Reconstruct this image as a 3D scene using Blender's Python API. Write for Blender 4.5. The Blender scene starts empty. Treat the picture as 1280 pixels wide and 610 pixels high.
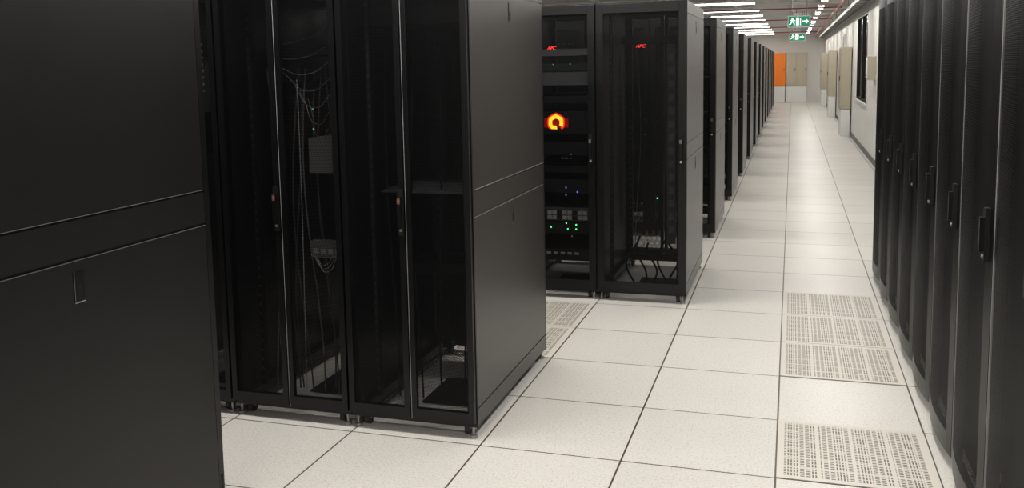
import bpy, bmesh, math, random
from mathutils import Matrix, Vector
random.seed(4)
S=bpy.context.scene
COL=S.collection
try:
    S.view_settings.view_transform='Standard'; S.view_settings.look='None'; S.view_settings.exposure=0.0
except Exception: pass

# ---------------------------------------------------------------- materials
def newmat(name):
    m=bpy.data.materials.new(name); m.use_nodes=True
    nt=m.node_tree; b=nt.nodes['Principled BSDF']; return m,nt,b
def N(nt,t,**k):
    n=nt.nodes.new(t)
    for a,v in k.items(): setattr(n,a,v)
    return n
def L(nt,a,b): nt.links.new(a,b)
def math_(nt,op,a,b=None,c=None):
    n=N(nt,'ShaderNodeMath',operation=op)
    for i,v in enumerate((a,b,c)):
        if v is None: continue
        if hasattr(v,'links'): L(nt,v,n.inputs[i])
        else: n.inputs[i].default_value=v
    return n.outputs[0]
def paint(name,col,rough=.4,metal=0,bump=0.0,scale=400,var=0.12,spec=.5):
    m,nt,b=newmat(name)
    tc=N(nt,'ShaderNodeTexCoord'); no=N(nt,'ShaderNodeTexNoise'); no.inputs['Scale'].default_value=6; no.inputs['Detail'].default_value=4
    L(nt,tc.outputs['Object'],no.inputs['Vector'])
    mr=N(nt,'ShaderNodeMapRange'); mr.inputs[3].default_value=1-var; mr.inputs[4].default_value=1+var
    L(nt,no.outputs['Fac'],mr.inputs[0])
    mx=N(nt,'ShaderNodeVectorMath',operation='SCALE'); mx.inputs[0].default_value=col[:3]; L(nt,mr.outputs[0],mx.inputs['Scale'])
    L(nt,mx.outputs[0],b.inputs['Base Color'])
    b.inputs['Roughness'].default_value=rough; b.inputs['Metallic'].default_value=metal
    b.inputs['Specular IOR Level'].default_value=spec
    if bump>0:
        n2=N(nt,'ShaderNodeTexNoise'); n2.inputs['Scale'].default_value=scale; L(nt,tc.outputs['Object'],n2.inputs['Vector'])
        bp=N(nt,'ShaderNodeBump'); bp.inputs['Strength'].default_value=bump; bp.inputs['Distance'].default_value=.002
        L(nt,n2.outputs['Fac'],bp.inputs['Height']); L(nt,bp.outputs[0],b.inputs['Normal'])
    return m
def emis(name,col,st):
    m,nt,b=newmat(name); b.inputs['Base Color'].default_value=(*col,1); b.inputs['Emission Color'].default_value=(*col,1); b.inputs['Emission Strength'].default_value=st
    return m
M_BLACK=paint('rack_black_paint',(.0045,.0045,.005),.34,bump=.08,spec=.34)
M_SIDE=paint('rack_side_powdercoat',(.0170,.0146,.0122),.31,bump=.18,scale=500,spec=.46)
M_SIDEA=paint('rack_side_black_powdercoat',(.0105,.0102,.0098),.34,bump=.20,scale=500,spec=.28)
M_DARK=paint('interior_dark',(.0035,.0035,.004),.6,spec=.3)
M_EDGE=paint('door_edge_grey',(.20,.20,.19),.45)
M_STEEL=paint('galvanised_steel',(.30,.30,.29),.4,metal=.6)
M_CHROME=paint('bright_trim',(.6,.6,.58),.35,metal=.3)
M_GREY=paint('equipment_grey',(.045,.045,.048),.45)
M_MID=paint('equipment_light_grey',(.11,.11,.115),.45)
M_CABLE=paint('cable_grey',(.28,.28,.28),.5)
M_LABEL=paint('white_label',(.8,.8,.78),.5)
M_WHEEL=paint('caster_rubber',(.03,.03,.03),.6)
M_WALL=paint('wall_paint_white',(.80,.785,.75),.6,var=.03,bump=.1,scale=60)
M_CEIL=paint('ceiling_paint',(.64,.63,.60),.7,var=.05)
M_CEILM=paint('ceiling_rail_white',(.85,.85,.83),.5,var=.03)
M_SOFF=paint('ceiling_service_grey',(.30,.30,.29),.5)
M_RED=paint('sprinkler_pipe_red',(.42,.09,.07),.4)
M_TAG=paint('handle_tag_red',(.14,.05,.045),.5)
M_BEIGE=paint('cabinet_beige',(.48,.43,.33),.5,var=.03)
M_ORANGE=paint('cabinet_orange',(.90,.22,.02),.5,var=.03)
M_WHITEBOX=paint('plinth_white',(.82,.82,.80),.5,var=.03)
M_SKIRT=paint('skirting_dark',(.12,.12,.12),.5)
M_GLASSD=paint('dark_glass',(.006,.006,.007),.12)
M_GREEN_SIGN=emis('exit_green',(.0,.18,.09),.5)
M_WHITE_SIGN=emis('exit_white',(.9,1,.95),1.0)
M_LG=emis('led_green',(.1,1,.3),3); M_LB=emis('led_blue',(.1,.2,1),1.5); M_LR=emis('led_red',(1,.03,.02),.2)
M_LGD=emis('led_green_dim',(.1,.7,.4),.8)
M_LY=emis('led_yellow',(1,.50,.02),2.4); M_LOR=emis('logo_red_glow',(1,.02,.01),.9)
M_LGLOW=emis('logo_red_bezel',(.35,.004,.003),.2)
M_TUBE=emis('light_diffuser',(1,.98,.94),7.0)

def perf(name,col,pitch,thr):
    m,nt,b=newmat(name)
    b.inputs['Base Color'].default_value=(*col,1); b.inputs['Roughness'].default_value=.42; b.inputs['Specular IOR Level'].default_value=.2
    tc=N(nt,'ShaderNodeTexCoord'); sp=N(nt,'ShaderNodeSeparateXYZ'); L(nt,tc.outputs['Object'],sp.inputs[0])
    def hole(ox,oz):
        fx=math_(nt,'SUBTRACT',math_(nt,'FRACT',math_(nt,'MULTIPLY_ADD',sp.outputs[0],1/pitch,ox)),.5)
        fz=math_(nt,'SUBTRACT',math_(nt,'FRACT',math_(nt,'MULTIPLY_ADD',sp.outputs[2],1/(pitch*1.732),oz)),.5)
        fz=math_(nt,'MULTIPLY',fz,1.732)
        d=math_(nt,'ADD',math_(nt,'MULTIPLY',fx,fx),math_(nt,'MULTIPLY',fz,fz))
        return math_(nt,'LESS_THAN',d,thr*thr)
    h=math_(nt,'MAXIMUM',hole(0,0),hole(.5,.5))
    tr=N(nt,'ShaderNodeBsdfTransparent'); ms=N(nt,'ShaderNodeMixShader')
    L(nt,h,ms.inputs[0]); L(nt,b.outputs[0],ms.inputs[1]); L(nt,tr.outputs[0],ms.inputs[2])
    L(nt,ms.outputs[0],nt.nodes['Material Output'].inputs[0]); return m
M_PERF=perf('perforated_steel',(.0045,.0045,.005),.007,.39)

def floor_mat():
    m,nt,b=newmat('raised_floor_laminate')
    g=N(nt,'ShaderNodeNewGeometry'); sp=N(nt,'ShaderNodeSeparateXYZ'); L(nt,g.outputs['Position'],sp.inputs[0])
    def seam(o,w):
        f=math_(nt,'FRACT',math_(nt,'MULTIPLY_ADD',o,1/.6,.5)); a=math_(nt,'ABSOLUTE',math_(nt,'SUBTRACT',f,.5))
        return math_(nt,'LESS_THAN',a,w/.6)
    s=math_(nt,'MAXIMUM',seam(sp.outputs[0],.0038),seam(sp.outputs[1],.0036))
    fl=N(nt,'ShaderNodeVectorMath',operation='FLOOR'); sc=N(nt,'ShaderNodeVectorMath',operation='SCALE'); sc.inputs['Scale'].default_value=1/.6
    L(nt,g.outputs['Position'],sc.inputs[0]); L(nt,sc.outputs[0],fl.inputs[0])
    wn=N(nt,'ShaderNodeTexWhiteNoise'); L(nt,fl.outputs[0],wn.inputs['Vector'])
    tint=math_(nt,'MULTIPLY_ADD',wn.outputs['Value'],.08,.93)
    no=N(nt,'ShaderNodeTexNoise'); no.inputs['Scale'].default_value=110; no.inputs['Detail'].default_value=3; no.inputs['Roughness'].default_value=.7
    L(nt,g.outputs['Position'],no.inputs['Vector'])
    cr=N(nt,'ShaderNodeValToRGB'); e=cr.color_ramp.elements; e[0].position=.33; e[0].color=(.47,.44,.39,1); e[1].position=.47; e[1].color=(.645,.625,.59,1)
    x=cr.color_ramp.elements.new(.66); x.color=(.69,.67,.64,1)
    L(nt,no.outputs['Fac'],cr.inputs[0])
    n3=N(nt,'ShaderNodeTexNoise'); n3.inputs['Scale'].default_value=1.3; n3.inputs['Detail'].default_value=5; L(nt,g.outputs['Position'],n3.inputs['Vector'])
    tint=math_(nt,'MULTIPLY',tint,math_(nt,'MULTIPLY_ADD',n3.outputs['Fac'],.12,.94))
    v=N(nt,'ShaderNodeVectorMath',operation='SCALE'); L(nt,cr.outputs[0],v.inputs[0]); L(nt,tint,v.inputs['Scale'])
    mx=N(nt,'ShaderNodeMix',data_type='RGBA'); L(nt,s,mx.inputs[0]); L(nt,v.outputs[0],mx.inputs[6]); mx.inputs[7].default_value=(.06,.048,.035,1)
    L(nt,mx.outputs[2],b.inputs['Base Color']); b.inputs['Roughness'].default_value=.36; b.inputs['Specular IOR Level'].default_value=.40
    return m
M_FLOOR=floor_mat()
def vent_mat():
    m,nt,b=newmat('perforated_floor_tile')
    tc=N(nt,'ShaderNodeTexCoord'); sp=N(nt,'ShaderNodeSeparateXYZ'); L(nt,tc.outputs['Object'],sp.inputs[0])
    X,Y=sp.outputs[0],sp.outputs[1]
    def band(o,p,off,duty):
        f=math_(nt,'FRACT',math_(nt,'MULTIPLY_ADD',o,1/p,off)); return math_(nt,'LESS_THAN',f,duty)
    def inside(o): return math_(nt,'MULTIPLY',math_(nt,'GREATER_THAN',o,.026),math_(nt,'LESS_THAN',o,.574))
    slots=math_(nt,'MULTIPLY',band(X,.0228,0,.70),band(Y,.0155,0,.52))
    slots2=math_(nt,'MULTIPLY',band(X,.0115,.2,.5),band(Y,.031,0,.78))
    chk=band(X,.0913,.1,.55)
    s=math_(nt,'ADD',math_(nt,'MULTIPLY',slots,chk),math_(nt,'MULTIPLY',slots2,math_(nt,'SUBTRACT',1.0,chk)))
    gap=math_(nt,'MULTIPLY',band(X,.137,.78,.93),band(Y,.0913,.74,.90))
    s=math_(nt,'MULTIPLY',math_(nt,'MULTIPLY',s,gap),math_(nt,'MULTIPLY',inside(X),inside(Y)))
    mx=N(nt,'ShaderNodeMix',data_type='RGBA'); L(nt,s,mx.inputs[0]); mx.inputs[6].default_value=(.60,.57,.51,1); mx.inputs[7].default_value=(.10,.085,.06,1)
    L(nt,mx.outputs[2],b.inputs['Base Color']); b.inputs['Roughness'].default_value=.45
    bp=N(nt,'ShaderNodeBump'); bp.inputs['Distance'].default_value=.003; bp.inputs['Strength'].default_value=.6; bp.invert=True; L(nt,s,bp.inputs['Height']); L(nt,bp.outputs[0],b.inputs['Normal'])
    return m
M_VENT=vent_mat()

# ---------------------------------------------------------------- mesh builder
class MB:
    def __init__(s): s.v=[]; s.f=[]; s.m=[]; s.mats=[]
    def mi(s,m):
        if m not in s.mats: s.mats.append(m)
        return s.mats.index(m)
    def box(s,x0,x1,y0,y1,z0,z1,m):
        k=len(s.v); s.v+=[(x0,y0,z0),(x1,y0,z0),(x1,y1,z0),(x0,y1,z0),(x0,y0,z1),(x1,y0,z1),(x1,y1,z1),(x0,y1,z1)]
        for q in ((0,3,2,1),(4,5,6,7),(0,1,5,4),(1,2,6,5),(2,3,7,6),(3,0,4,7)):
            s.f.append([k+i for i in q]); s.m.append(s.mi(m))
    def quad(s,pts,m):
        k=len(s.v); s.v+=list(pts); s.f.append([k+i for i in range(len(pts))]); s.m.append(s.mi(m))
    def cyl(s,c,r,h,axis,m,n=14):
        k=len(s.v)
        for e in (-h/2,h/2):
            for i in range(n):
                a=2*math.pi*i/n; p=[r*math.cos(a),r*math.sin(a)]
                q={'x':(e,p[0],p[1]),'y':(p[0],e,p[1]),'z':(p[0],p[1],e)}[axis]
                s.v.append((c[0]+q[0],c[1]+q[1],c[2]+q[2]))
        mi=s.mi(m)
        for i in range(n):
            j=(i+1)%n; s.f.append([k+i,k+j,k+n+j,k+n+i]); s.m.append(mi)
        s.f.append([k+i for i in range(n)][::-1]); s.m.append(mi); s.f.append([k+n+i for i in range(n)]); s.m.append(mi)
    def tube(s,pts,r,m,n=6):
        P=[Vector(p) for p in pts]; k=len(s.v); mi=s.mi(m)
        for i,p in enumerate(P):
            t=(P[min(i+1,len(P)-1)]-P[max(i-1,0)]).normalized()
            a=t.orthogonal().normalized() if i==0 else (a-t*a.dot(t)).normalized()
            b=t.cross(a)
            for j in range(n):
                th=2*math.pi*j/n; s.v.append(tuple(p+a*(r*math.cos(th))+b*(r*math.sin(th))))
        for i in range(len(P)-1):
            for j in range(n):
                j2=(j+1)%n; s.f.append([k+i*n+j,k+i*n+j2,k+(i+1)*n+j2,k+(i+1)*n+j]); s.m.append(mi)
    def mesh(s,name):
        me=bpy.data.meshes.new(name); me.from_pydata(s.v,[],s.f)
        for m in s.mats: me.materials.append(m)
        me.polygons.foreach_set('material_index',s.m)
        bm=bmesh.new(); bm.from_mesh(me); bmesh.ops.recalc_face_normals(bm,faces=bm.faces); bm.to_mesh(me); bm.free()
        me.update(); return me
def obj(name,me,loc=(0,0,0),rot=0,parent=None,bevel=0):
    o=bpy.data.objects.new(name,me); COL.objects.link(o); o.location=loc; o.rotation_euler=(0,0,rot)
    if parent: o.parent=parent
    if bevel:
        b=o.modifiers.new('bevel','BEVEL'); b.width=bevel; b.segments=2; b.limit_method='ANGLE'; b.angle_limit=math.radians(50)
    return o
def empty(name,loc,rot=0):
    e=bpy.data.objects.new(name,None); COL.objects.link(e); e.location=loc; e.rotation_euler=(0,0,rot); e.empty_display_size=.2; return e

# ---------------------------------------------------------------- racks (local x 0..W, y 0=front .. D, z)
W=.598; D=1.19; H=2.0
def frame_mesh(H=H,D=D,band=(.97,1.07)):
    b=MB()
    for x in (.012,W-.045):
        for y in (.03,D-.065):
            b.box(x,x+.033,y,y+.035,.06,H-.03,M_BLACK)
    b.box(.004,W-.004,.026,D-.026,H-.035,H-.002,M_BLACK)
    for y in (.026,D-.076): b.box(.004,W-.004,y,y+.05,.05,.10,M_BLACK)
    for x in (.006,W-.05): b.box(x,x+.044,.076,D-.076,.05,.09,M_BLACK)
    for y in (.16,D-.22):
        for x in (.062,W-.082):
            b.box(x,x+.02,y,y+.03,.10,H-.05,M_DARK)
            for k in range(40): b.box(x+.006,x+.014,y-.0015,y,.13+k*.0445,.142+k*.0445,M_GREY)
    for x in (.06,W-.06):
        for y in (.075,D-.075):
            b.cyl((x,y,.026),.026,.022,'x',M_WHEEL); b.box(x-.018,x+.018,y-.012,y+.012,.03,.05,M_STEEL)
        for y in (.04,D-.04):
            b.cyl((x-.035 if x<.3 else x+.035,y,.006),.017,.012,'z',M_STEEL); b.cyl((x-.035 if x<.3 else x+.035,y,.03),.006,.042,'z',M_STEEL)
    return b
def side_mesh(H=H,D=D,band=(.97,1.07),M=None):
    lip=M_CABLE if M is None else M_MID
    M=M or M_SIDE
    b=MB()
    for s in (0,1):
        x0,x1=(0,.004) if s==0 else (W-.004,W)
        xb0,xb1=(.004,.01) if s==0 else (W-.01,W-.004)
        b.box(xb0,xb1,.03,D-.03,.05,H-.01,M_BLACK)
        b.box(x0,x1,.034,D-.034,band[1]+.007,H-.086,M)
        b.box(x0,x1,.034,D-.034,H-.080,H-.004,M)
        b.box(x0,x1,.034,D-.034,band[0],band[1],M)
        b.box(x0,x1,.034,D-.034,.137,band[0]-.007,M)
        b.box(x0,x1,.034,D-.034,.055,.130,M)
        xl0,xl1=(-.0022,0) if s==0 else (W,W+.0022)
        for z in (band[1]+.007,band[0]-.0088): b.box(xl0,xl1,.036,D-.036,z,z+.0018,lip)
        b.box(x0,x1,.024,.032,.05,H,M_BLACK); b.box(x0,x1,D-.032,D-.024,.05,H,M_BLACK)
        for zt in (H-.115,band[0]-.035):
            def lay(t0,t1,ya,yb,za,zb,m):
                if s==0: b.box(-t1,-t0,ya,yb,za,zb,m)
                else: b.box(W+t0,W+t1,ya,yb,za,zb,m)
            c=D*.5
            lay(0,.0015,c-.018,c+.018,zt-.085,zt,M_BLACK)
            lay(.0015,.002,c-.011,c+.011,zt-.075,zt-.04,M_DARK)
            lay(0,.0022,c-.018,c+.018,zt-.0875,zt-.085,M_CABLE)
            lay(0,.0022,c-.018,c-.0165,zt-.085,zt,M_MID)
    return b
def door_front(b,y=0,H=H,handle=True):
    z0,z1=.075,H-.012
    b.box(.004,.052,y,y+.024,z0,z1,M_BLACK); b.box(W-.052,W-.004,y,y+.024,z0,z1,M_BLACK)
    b.box(.052,W-.052,y,y+.024,z0,z0+.06,M_BLACK); b.box(.052,W-.052,y,y+.024,z1-.06,z1,M_BLACK)
    b.quad([(.052,y+.008,z0+.06),(W-.052,y+.008,z0+.06),(W-.052,y+.008,z1-.06),(.052,y+.008,z1-.06)],M_PERF)
    if handle:
        hx=W-.034
        b.box(hx-.014,hx+.014,y-.008,y,.93,1.13,M_DARK); b.box(hx-.009,hx+.009,y-.028,y-.008,.97,1.10,M_BLACK)
        b.cyl((hx,y-.01,.955),.008,.006,'y',M_CHROME); b.box(hx-.009,hx+.009,y-.030,y-.028,1.075,1.10,M_MID)
    for z in (.2,H-.2): b.cyl((.006,y+.012,z),.008,.06,'z',M_BLACK)
def door_split(b,y=0,H=H):
    z0,z1=.075,H-.012; c=W/2
    for a,e in ((.004,c-.003),(c+.003,W-.004)):
        t=.026
        b.box(a,a+t,y,y+.022,z0,z1,M_BLACK); b.box(e-t,e,y,y+.022,z0,z1,M_BLACK)
        b.box(a+t,e-t,y,y+.022,z0,z0+.045,M_BLACK); b.box(a+t,e-t,y,y+.022,z1-.045,z1,M_BLACK)
        b.quad([(a+t,y+.008,z0+.045),(e-t,y+.008,z0+.045),(e-t,y+.008,z1-.045),(a+t,y+.008,z1-.045)],M_PERF)
    b.box(c+.0045,c+.0062,y-.002,y,z0,z1,M_CABLE)  # pale strip painted in as light showing through the door gap
    hx=c-.016
    b.box(hx-.013,hx+.013,y-.008,y,.88,1.08,M_DARK); b.box(hx-.008,hx+.008,y-.026,y-.008,.92,1.05,M_BLACK)
    b.cyl((hx,y-.01,.905),.006,.006,'y',M_STEEL); b.box(hx-.007,hx+.007,y-.0275,y-.026,1.02,1.045,M_TAG); b.box(hx-.003,hx+.003,y-.028,y-.0275,1.03,1.035,M_CABLE)
ME_FR=frame_mesh().mesh('frame'); ME_SD=side_mesh().mesh('side_panels')
b=MB(); door_front(b); ME_DF=b.mesh('front_door')
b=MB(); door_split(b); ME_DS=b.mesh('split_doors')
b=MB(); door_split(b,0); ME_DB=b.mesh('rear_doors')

def cable(b,x,y,z0,z1,amp,m,r=.004,fx=5):
    pts=[]; ph=random.random()*6
    for i in range(19):
        t=i/18; pts.append((x+amp*math.sin(ph+t*fx),y+amp*.6*math.cos(ph+t*4),z0+(z1-z0)*t))
    b.tube(pts,r,m)
def loop(b,x0,x1,y,z,sag,m,r=.003,sk=0):
    b.tube([(x0+(x1-x0)*i/12,y+.01*math.sin(i),z+sk*i/12-sag*math.sin(math.pi*i/12)) for i in range(13)],r,m)
def ring(b,cx,cz,ro,ri,y,m,a0,a1,n=20):
    for i in range(n):
        t0,t1=[math.radians(a0+(a1-a0)*k/n) for k in (i,i+1)]
        # slightly angular outline of the array logo
        def r_(t,r): 
            k=math.radians(60); u=((t+k/2)%k)-k/2; return r*(.35+.65*math.cos(k/2)/math.cos(abs(u)-k/2 if False else u))
        b.quad([(cx+r_(t0,ro)*math.cos(t0),y,cz+r_(t0,ro)*math.sin(t0)),(cx+r_(t1,ro)*math.cos(t1),y,cz+r_(t1,ro)*math.sin(t1)),
                (cx+r_(t1,ri)*math.cos(t1),y,cz+r_(t1,ri)*math.sin(t1)),(cx+r_(t0,ri)*math.cos(t0),y,cz+r_(t0,ri)*math.sin(t0))],m)
def contents(kind):
    b=MB()
    b.box(.2,.5,.36,.70,.004,.012,M_DARK)
    if kind=='storage':
        def unit(z,h,m,y=.12): b.box(.075,W-.075,y,.95,z,z+h,m); b.box(.05,W-.05,y-.006,y,z,z+h-.004,m)
        unit(1.66,.045,M_GREY); unit(1.56,.045,M_DARK); unit(1.46,.09,M_GREY); unit(1.34,.045,M_DARK)
        unit(1.13,.15,M_DARK)
        unit(.98,.09,M_DARK); unit(.86,.045,M_DARK); unit(.72,.09,M_DARK); unit(.52,.09,M_GREY); unit(.43,.08,M_DARK); unit(.24,.08,M_DARK)
        for k in range(6): b.box(.1+k*.06,.106+k*.06,.108,.113,1.60,1.606,M_LGD if k%2 else M_DARK)
        for k in range(12):
            for zz in (.53,.565): b.box(.085+k*.036,.085+k*.036+.030,.106,.114,zz,zz+.028,M_CABLE if k%3 else M_SIDE)
        for (x,z,m) in ((.36,.75,M_LB),(.36,.70,M_LB),(.44,.72,M_LB),(.36,.50,M_LG),(.37,.46,M_LG),(.43,.49,M_LG),(.43,.46,M_LG),(.25,.47,M_LG),(.40,.98,M_LABEL),(.40,.41,M_LABEL)):
            b.box(x,x+.007,.105,.112,z,z+.010,m)
        for x in (.33,.36,.39): b.box(x,x+.02,.108,.113,.955,.962,M_CABLE)
        for k in range(7): b.box(.12+k*.05,.15+k*.05,.108,.113,.285,.30,M_CABLE)
        cx,cz=.30,1.205
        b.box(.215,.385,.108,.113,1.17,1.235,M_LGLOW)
        ring(b,cx,cz,.068,.046,.103,M_LOR,-50,230)
        ring(b,cx,cz,.057,.029,.098,M_LY,-35,232)
        b.quad([(cx-.034,.098,cz-.044),(cx+.010,.098,cz-.046),(cx+.004,.098,cz-.022),(cx-.018,.098,cz-.022)],M_LY)
        for x in (.025,W-.035): cable(b,x+.005,.14,.2,1.8,.01,M_DARK,.006)
    elif kind=='sparse':
        b.box(.40,.46,.55,.60,.30,1.8,M_GREY)
        for k in range(14): b.box(.413,.447,.545,.55,.38+k*.095,.43+k*.095,M_MID)
        b.box(.08,W-.08,.5,.9,1.74,1.79,M_DARK)
        b.box(.12,.50,.62,.70,.22,.24,M_BLACK)
        for k in range(5): cable(b,.15+.07*k,.5+.04*k,.02,.35 if k%2 else .3,.035,M_DARK,.008)
        cable(b,.2,.5,.3,1.7,.02,M_MID,.003)
        b.box(.33,.34,.53,.54,.63,.637,M_LG)
    elif kind=='cabled':
        b.box(.34,.46,.20,.5,1.12,1.28,M_MID); b.box(.33,.50,.20,.24,.72,.80,M_MID)
        for k in range(4): b.box(.345+k*.038,.370+k*.038,.196,.2,.74,.765,M_CABLE)
        b.box(.08,W-.08,.3,.8,1.66,1.71,M_GREY); b.box(.08,W-.08,.3,.8,1.50,1.54,M_DARK)
        for k in range(9): cable(b,.12+.045*k,.25+.03*(k%3),.05,1.6,.03,M_MID if k%4==0 else M_GREY,.004)
        for k in range(7): loop(b,.12+.035*k,.52-.015*k,.17+.01*k,1.70-.04*k,.03+.015*k,M_MID,.0022,sk=.10-.04*k)
        for k in range(3): loop(b,.34+.01*k,.46+.01*k,.18,.74,.05+.015*k,M_CABLE,.0018)
        cable(b,.345,.10,.12,1.55,.010,M_CABLE,.0018,3); cable(b,.20,.14,.3,1.8,.02,M_MID,.0014,4)
        b.box(.30,.55,.9,.92,.35,1.9,M_DARK)
        for k in range(5): b.box(.37,.376,.19,.195,1.32+.03*k,1.326+.03*k,M_LGD if k%3==0 else M_MID)
    elif kind=='shelf':
        b.box(.075,W-.075,.25,.7,1.03,1.04,M_GREY); b.box(.075,W-.075,.18,.8,1.78,1.86,M_DARK); b.box(.075,W-.075,.5,.8,.6,.65,M_DARK)
        for k in range(4): cable(b,.1+.12*k,.3,.05,1.7,.015,M_DARK,.005)
        for (x,z) in ((.18,1.30),(.18,1.26),(.19,1.22)): b.box(x,x+.006,.2,.205,z,z+.01,M_CABLE)
        for x in (.1,.42): b.box(x,x+.05,.9,1.0,.1,1.8,M_DARK)
        b.box(.015,W-.015,1.02,1.03,.10,1.95,M_DARK)
        b.box(W-.075,W-.0735,.12,.122,.42,.60,M_LABEL); b.box(W-.12,W-.10,.12,.122,.34,.345,M_LABEL)
    elif kind=='labels':
        for k in range(6): b.box(W-.07,W-.05,.06,.062,.47+k*.034,.492+k*.034,M_LABEL)
        for k in range(22): b.box(W-.07,W-.055,.06,.062,.72+k*.045,.726+k*.045,M_MID)
        for k in range(8): b.box(W-.12,W-.10,.06,.062,1.5+k*.03,1.51+k*.03,M_CABLE)
        b.box(.075,W-.075,.2,.8,.8,1.2,M_DARK); b.box(.075,W-.075,.2,.8,1.4,1.7,M_GREY)
    else:
        for z in (.3,.6,.95,1.3,1.6): b.box(.075,W-.075,.14,.9,z,z+.17,M_DARK)
        for z in (.4,1.05,1.4): b.box(.3,.306,.134,.14,z,z+.006,M_LGD)
    return b.mesh('equipment')
CM={k:contents(k) for k in ('storage','sparse','cabled','shelf','labels','generic')}
def badge(e,y=-.003):
    cu=bpy.data.curves.new('badge','FONT'); cu.body='APC'; cu.size=.032; cu.extrude=.001; cu.shear=.3; cu.align_x='CENTER'; cu.materials.append(M_LR)
    o=bpy.data.objects.new('badge',cu); COL.objects.link(o); o.parent=e; o.location=(W/2,y+.006,1.70); o.rotation_euler=(math.pi/2,0,0)
def rack(x_right,y0,kind='generic',split=False,bev=0,bd=False):
    e=empty('server_rack',(x_right-.6+.001,y0,0))
    obj('frame',ME_FR,parent=e,bevel=bev); obj('side_panels',ME_SD,parent=e,bevel=0)
    obj('door',ME_DS if split else ME_DF,parent=e,bevel=bev)
    r=obj('back_door',ME_DB,parent=e); r.location=(W,D,0); r.rotation_euler=(0,0,math.pi)
    obj('equipment',CM[kind],parent=e)
    if bd: badge(e)
    return e
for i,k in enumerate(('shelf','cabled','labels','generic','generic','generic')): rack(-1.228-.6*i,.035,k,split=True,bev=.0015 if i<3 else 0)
for i,k in enumerate(('sparse','storage','generic','generic','generic')): rack(-.612-.6*i,2.49,k,bev=.0015 if i<2 else 0,bd=i<2)
for k in range(1,13):
    for i in range(4 if k<4 else 2): rack(-.612-.6*i,2.49+2.4*k,'generic')
HA=2.2
b=frame_mesh(HA); fa=b.mesh('frame_tall'); sa=side_mesh(HA,D,(1.10,1.20),M_SIDEA).mesh('side_panels_tall')
b=MB(); door_front(b,0,HA); da=b.mesh('door_tall'); b=MB(); door_split(b,0,HA); dsa=b.mesh('split_tall')
for i in range(4):
    e=empty('server_rack',(-1.785-.6*(i+1)+.001,-.97-D+.024,0))
    obj('frame',fa,parent=e); obj('side_panels',sa,parent=e); obj('door',dsa,parent=e)
    r=obj('back_door',da,parent=e); r.location=(W,D,0); r.rotation_euler=(0,0,math.pi)
    obj('equipment',CM['generic'],parent=e)

# right row: bowed doors facing the aisle
HR=2.05
def bowed():
    b=MB(); n=10; z0,z1=.06,HR-.02; x0,x1=.012,W-.024
    def fy(t): return -.040-.022*max(0,math.sin(math.pi*t))**.8
    for i in range(n):
        t0,t1=i/n,(i+1)/n; a0,a1=x0+(x1-x0)*t0,x0+(x1-x0)*t1
        m=M_PERF if 0<i<n-1 else M_BLACK
        b.quad([(a0,fy(t0),z0+.08),(a1,fy(t1),z0+.08),(a1,fy(t1),z1-.08),(a0,fy(t0),z1-.08)],m)
        for (za,zb) in ((z0,z0+.08),(z1-.08,z1)):
            b.quad([(a0,fy(t0),za),(a1,fy(t1),za),(a1,fy(t1),zb),(a0,fy(t0),zb)],M_BLACK)
        b.quad([(a0,fy(t0),z0),(a1,fy(t1),z0),(a1,0,z0),(a0,0,z0)],M_BLACK)
        b.quad([(a0,fy(t0),z1),(a1,fy(t1),z1),(a1,0,z1),(a0,0,z1)],M_BLACK)
    b.box(x0-.004,x0,-.040,-.004,z0,z1,M_BLACK)
    b.box(x1,x1+.004,-.040,-.034,z0,z1,M_BLACK); b.box(x1,x1+.016,-.038,-.004,z0,z1,M_EDGE)
    hx=x1-.035
    b.box(hx-.014,hx+.014,-.060,-.044,.95,1.12,M_DARK); b.box(hx-.008,hx+.008,-.074,-.060,.98,1.09,M_BLACK); b.cyl((hx,-.062,.965),.007,.006,'y',M_STEEL)
    b.box(.02,W-.02,.002,.008,.1,HR-.05,M_DARK)
    for x in (.06,W-.06): b.cyl((x,-.012,.010),.016,.02,'z',M_LABEL)
    return b.mesh('bowed_door')
ME_BD=bowed(); b=frame_mesh(HR,1.07); ME_FR2=b.mesh('frame_r'); ME_SD2=side_mesh(HR,1.07).mesh('side_r')
for k in range(13):
    e=empty('server_rack',(.685,3.8-.6*k-.001,0),-math.pi/2)
    obj('frame',ME_FR2,parent=e); obj('side_panels',ME_SD2,parent=e); obj('door',ME_BD,parent=e,bevel=0)
    r=obj('back_door',ME_DB,parent=e); r.location=(W,1.07,0); r.rotation_euler=(0,0,math.pi)

# ---------------------------------------------------------------- room shell
def plate(name,x0,x1,y0,y1,z0,z1,m):
    b=MB(); b.box(x0,x1,y0,y1,z0,z1,m); return obj(name,b.mesh(name))
YF=35.2; CH=2.85; XW=1.26
plate('floor',-8,2.6,-8,YF,-.1,0,M_FLOOR)
plate('ceiling',-8,2.6,-8,YF,CH,CH+.1,M_CEIL)
plate('wall_left',-8.1,-8,-8,YF,0,CH,M_WALL); plate('wall_back',-8,2.6,-8.1,-8,0,CH,M_WALL); plate('wall_far',-8,2.6,YF,YF+.1,0,CH,M_WALL)
plate('wall_right',2.5,2.6,-8,4.6,0,CH,M_WALL); plate('wall_jog',XW,2.5,4.5,4.6,0,CH,M_WALL)
b=MB(); wy0,wy1,wz0,wz1=13.3,15.9,.86,2.45
b.box(XW,XW+.12,4.6,wy0,0,CH,M_WALL); b.box(XW,XW+.12,wy1,YF,0,CH,M_WALL); b.box(XW,XW+.12,wy0,wy1,0,wz0,M_WALL); b.box(XW,XW+.12,wy0,wy1,wz1,CH,M_WALL)
obj('wall_corridor',b.mesh('wall_corridor'))
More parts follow.
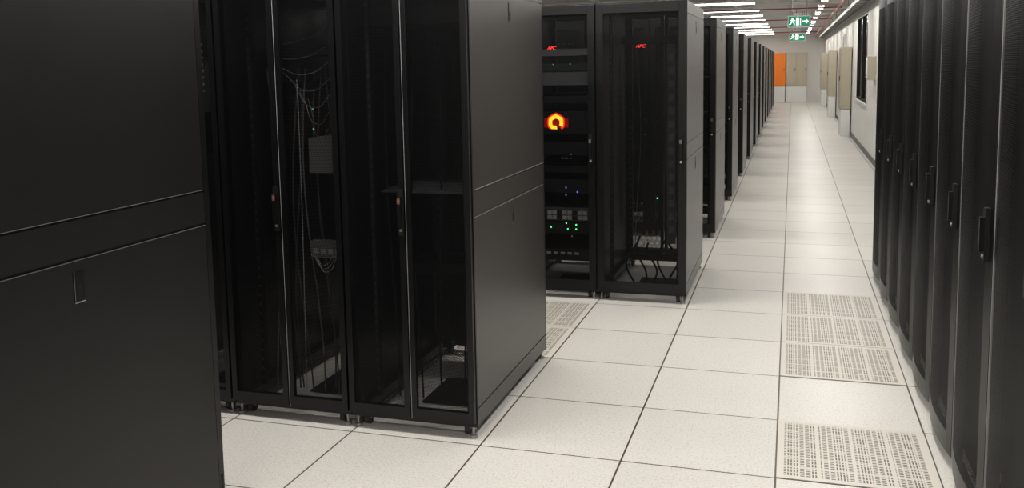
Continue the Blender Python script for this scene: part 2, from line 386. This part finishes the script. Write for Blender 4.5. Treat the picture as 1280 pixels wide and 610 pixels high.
b=MB(); b.box(XW+.04,XW+.055,wy0,wy1,wz0,wz1,M_GLASSD)
for (a,c) in ((wy0,wy0+.05),(wy1-.05,wy1),((wy0+wy1)/2-.025,(wy0+wy1)/2+.025)): b.box(XW+.0,XW+.04,a,c,wz0,wz1,M_BLACK)
for (a,c) in ((wz0,wz0+.05),(wz1-.05,wz1)): b.box(XW+.0,XW+.04,wy0,wy1,a,c,M_BLACK)
b.box(XW-.03,XW+.03,wy0-.03,wy1+.03,wz0-.03,wz0,M_WHITEBOX)
obj('window_1',b.mesh('window_1'))
plate('baseboard_right',XW-.015,XW,4.6,YF,0,.09,M_SKIRT); plate('baseboard_far',-6,XW-.02,YF-.015,YF,0,.09,M_WHITEBOX)

def vent(x,y):
    b=MB(); b.box(.003,.597,.003,.597,.0,.003,M_VENT); return obj('perforated_floor_tile',b.mesh('perforated_floor_tile'),(x,y,.0005))
for j in (0,2,3,4): vent(0,.6*j)
for j in (2,3): vent(-1.8,.6*j)
for j in (2,3): vent(-2.4,.6*j)

def wall_cab(name,x0,x1,y0,y1,z0,z1,m,face,doors=1):
    b=MB(); b.box(x0,x1,y0,y1,z0,z1,m); b.box(x0+.01,x1-.01,y0+.01,y1-.01,.0,z0-.005,M_WHITEBOX)
    if face=='y':
        w=(x1-x0)/doors
        for i in range(doors):
            a=x0+w*i; b.box(a+.02,a+w-.02,y0-.015,y0,z0+.03,z1-.03,m); b.box(a+w-.07,a+w-.05,y0-.03,y0-.015,(z0+z1)/2-.05,(z0+z1)/2+.05,M_DARK)
    else:
        w=(y1-y0)/doors
        for i in range(doors):
            a=y0+w*i; b.box(x0-.015,x0,a+.02,a+w-.02,z0+.03,z1-.03,m); b.box(x0-.03,x0-.015,a+.05,a+.07,(z0+z1)/2-.05,(z0+z1)/2+.05,M_DARK)
    obj(name,b.mesh(name),bevel=.004)
wall_cab('electrical_cabinet',1.03,XW-.02,17.3,18.2,.58,1.90,M_BEIGE,'x')
wall_cab('electrical_cabinet',1.03,XW-.02,24.2,25.1,.62,1.91,M_BEIGE,'x')
wall_cab('electrical_cabinet',1.03,XW-.02,31.0,32.0,.62,1.91,M_BEIGE,'x')
wall_cab('electrical_cabinet',-.20,.60,YF-.4,YF-.02,.65,1.98,M_BEIGE,'y',2)
wall_cab('fire_cabinet',-.80,-.22,YF-.4,YF-.02,.65,1.98,M_ORANGE,'y',1)
b=MB(); b.box(XW-.12,XW,11.5,11.85,1.30,1.66,M_BEIGE); b.box(XW-.128,XW-.12,11.53,11.82,1.33,1.63,M_WHITEBOX); b.box(XW-.135,XW-.128,11.6,11.68,1.36,1.38,M_DARK); obj('wall_control_box',b.mesh('wall_control_box'),bevel=.004)
b=MB(); b.box(XW-.045,XW,19.2,19.35,1.2,1.36,M_RED); b.box(XW-.05,XW-.045,19.23,19.32,1.24,1.31,M_WHITEBOX); obj('fire_alarm_call_point',b.mesh('call_point'),bevel=.003)
b=MB(); b.box(XW-.045,XW,20.0,20.5,1.9,2.25,M_WHITEBOX); b.box(XW-.05,XW-.045,20.05,20.45,1.95,2.2,M_SOFF); obj('wall_access_panel',b.mesh('wall_access_panel'))

def exit_sign(x,y,z,zc):
    b=MB(); w,h=.36,.19
    b.box(-w/2,w/2,0,.04,-h/2,h/2,M_WHITEBOX); b.box(-w/2+.01,w/2-.01,-.003,0,-h/2+.01,h/2-.01,M_GREEN_SIGN)
    f=-.006
    b.box(.02,.03,f,f+.002,-.06,.06,M_WHITE_SIGN); b.box(-.045,-.0,f,f+.002,-.06,.065,M_WHITE_SIGN)
    def q(*p): b.quad([(a,f,c) for a,c in p],M_WHITE_SIGN)
    b.cyl((-.105,f,.05),.012,.003,'y',M_WHITE_SIGN)
    q((-.125,-.005),(-.10,-.01),(-.085,.035),(-.11,.038))
    q((-.105,-.005),(-.09,.0),(-.07,-.03),(-.082,-.035)); q((-.082,-.03),(-.07,-.03),(-.07,-.065),(-.082,-.065))
    q((-.125,.0),(-.11,-.005),(-.125,-.04),(-.138,-.035)); q((-.125,-.04),(-.128,-.028),(-.16,-.04),(-.158,-.05))
    q((-.095,.03),(-.09,.02),(-.06,.008),(-.058,.018)); q((-.11,.035),(-.115,.025),(-.14,.01),(-.142,.02))
    q((.055,-.012),(.12,-.012),(.12,.012),(.055,.012)); q((.115,-.04),(.155,0),(.115,.04))
    for s in (-.12,.12): b.cyl((s,.02,(zc-z+h/2)/2),.005,zc-z-h/2,'z',M_STEEL)
    obj('exit_sign',b.mesh('exit_sign'),(x,y,z))
exit_sign(.13,12.7,2.27,CH); exit_sign(.14,19.8,2.20,CH)

b=MB()
y=-7.2
while y<YF: b.box(-7.9,XW-.02 if y>4.6 else 2.45,y,y+.04,CH-.05,CH-.001,M_CEILM); y+=1.2
for x in (-6,-4.8,-3.6,-2.4,-1.2,0): b.box(x,x+.03,-7.9,YF-.05,CH-.045,CH-.002,M_CEILM)
obj('ceiling_grid',b.mesh('ceiling_grid'))
b=MB()
for x in (1.0,1.18): b.box(x,x+.012,4.7,YF-.1,2.52,2.58,M_STEEL)
y=4.8
while y<YF-.2:
    b.box(1.01,1.18,y,y+.03,2.53,2.545,M_STEEL); y+=.4
y=5.0
while y<YF-.2:
    for x in (1.006,1.186): b.cyl((x,y,(2.58+CH)/2),.005,CH-2.58,'z',M_STEEL)
    y+=2.4
for k in range(4): b.tube([(1.04+.03*k+.01*math.sin(i*1.3+k),4.8+i*.78,2.56) for i in range(39)],.010,M_LABEL)
obj('cable_tray',b.mesh('cable_tray'))
b=MB(); b.tube([(.88,4.7,2.64),(.88,YF-.1,2.64)],.020,M_RED,10)
for k in range(6):
    yy=5.9+4.8*k; b.tube([(-3.0,yy,2.64),(.94,yy,2.64)],.014,M_RED,8)
    for x in (-.6,.1): b.cyl((x,yy,2.60),.008,.08,'z',M_STEEL); b.cyl((x,yy,2.56),.02,.004,'z',M_STEEL)
    for x in (-2.0,.3): b.cyl((x,yy,(2.65+CH)/2),.005,CH-2.65,'z',M_STEEL)
obj('sprinkler_pipes',b.mesh('sprinkler_pipes'))

# ---------------------------------------------------------------- lights: suspended battens
def fixture(x,y,along,power,L_=1.25,w=.12,z=CH-.16):
    e=empty('ceiling_light',(x,y,z),0 if along=='x' else math.pi/2)
    b=MB(); b.box(-L_/2,L_/2,-w/2,w/2,.03,.06,M_CEILM)
    for s in (-.03,.03): b.cyl((0,s,.012),.014,L_-.06,'x',M_TUBE,10)
    for s in (-1,1): b.box(s*(L_/2-.015)-.012,s*(L_/2-.015)+.012,-w/2,w/2,-.004,.03,M_CEILM); b.cyl((s*.4,0,.11),.004,.10,'z',M_STEEL,6)
    obj('housing',b.mesh('housing'),parent=e)
    if power:
        l=bpy.data.lights.new('lamp','AREA'); l.shape='RECTANGLE'; l.size=L_-.06; l.size_y=w-.03; l.energy=power; l.color=(1,.965,.91)
        o=bpy.data.objects.new('lamp',l); COL.objects.link(o); o.parent=e; o.location=(0,0,-.01)
y=-5.4
while y<34.5:
    if y<4: fixture(.18,y,'y',29 if y<1 else 24)
    else: fixture(.58,y,'y',19 if y<9 else 14)
    if y>4: fixture(-1.25,y+.6,'x',18 if y<9 else 15)
    y+=2.4
for yy in (-3.2,-.45,1.9):
    for x in (-1.6,-4.0): fixture(x,yy,'x',34)
fixture(-4.0,4.3,'x',30)
w=bpy.data.worlds.new('world'); S.world=w; w.use_nodes=True; w.node_tree.nodes['Background'].inputs[0].default_value=(.8,.8,.8,1); w.node_tree.nodes['Background'].inputs[1].default_value=.05

# ---------------------------------------------------------------- camera
def Rm(yaw,pitch,roll): return Matrix.Rotation(yaw,4,'Z')@Matrix.Rotation(math.pi/2-pitch,4,'X')@Matrix.Rotation(roll,4,'Z')
cd=bpy.data.cameras.new('camera'); cam=bpy.data.objects.new('camera',cd); COL.objects.link(cam)
cam.matrix_world=Matrix.Translation((.038,-3.4974,1.5846))@Rm(.2982,.1112,-.0177)
cd.sensor_fit='HORIZONTAL'; cd.sensor_width=36; cd.lens=1141.13*36/1280; cd.shift_y=-92.85/1280; cd.clip_start=.02; cd.clip_end=200
S.camera=cam
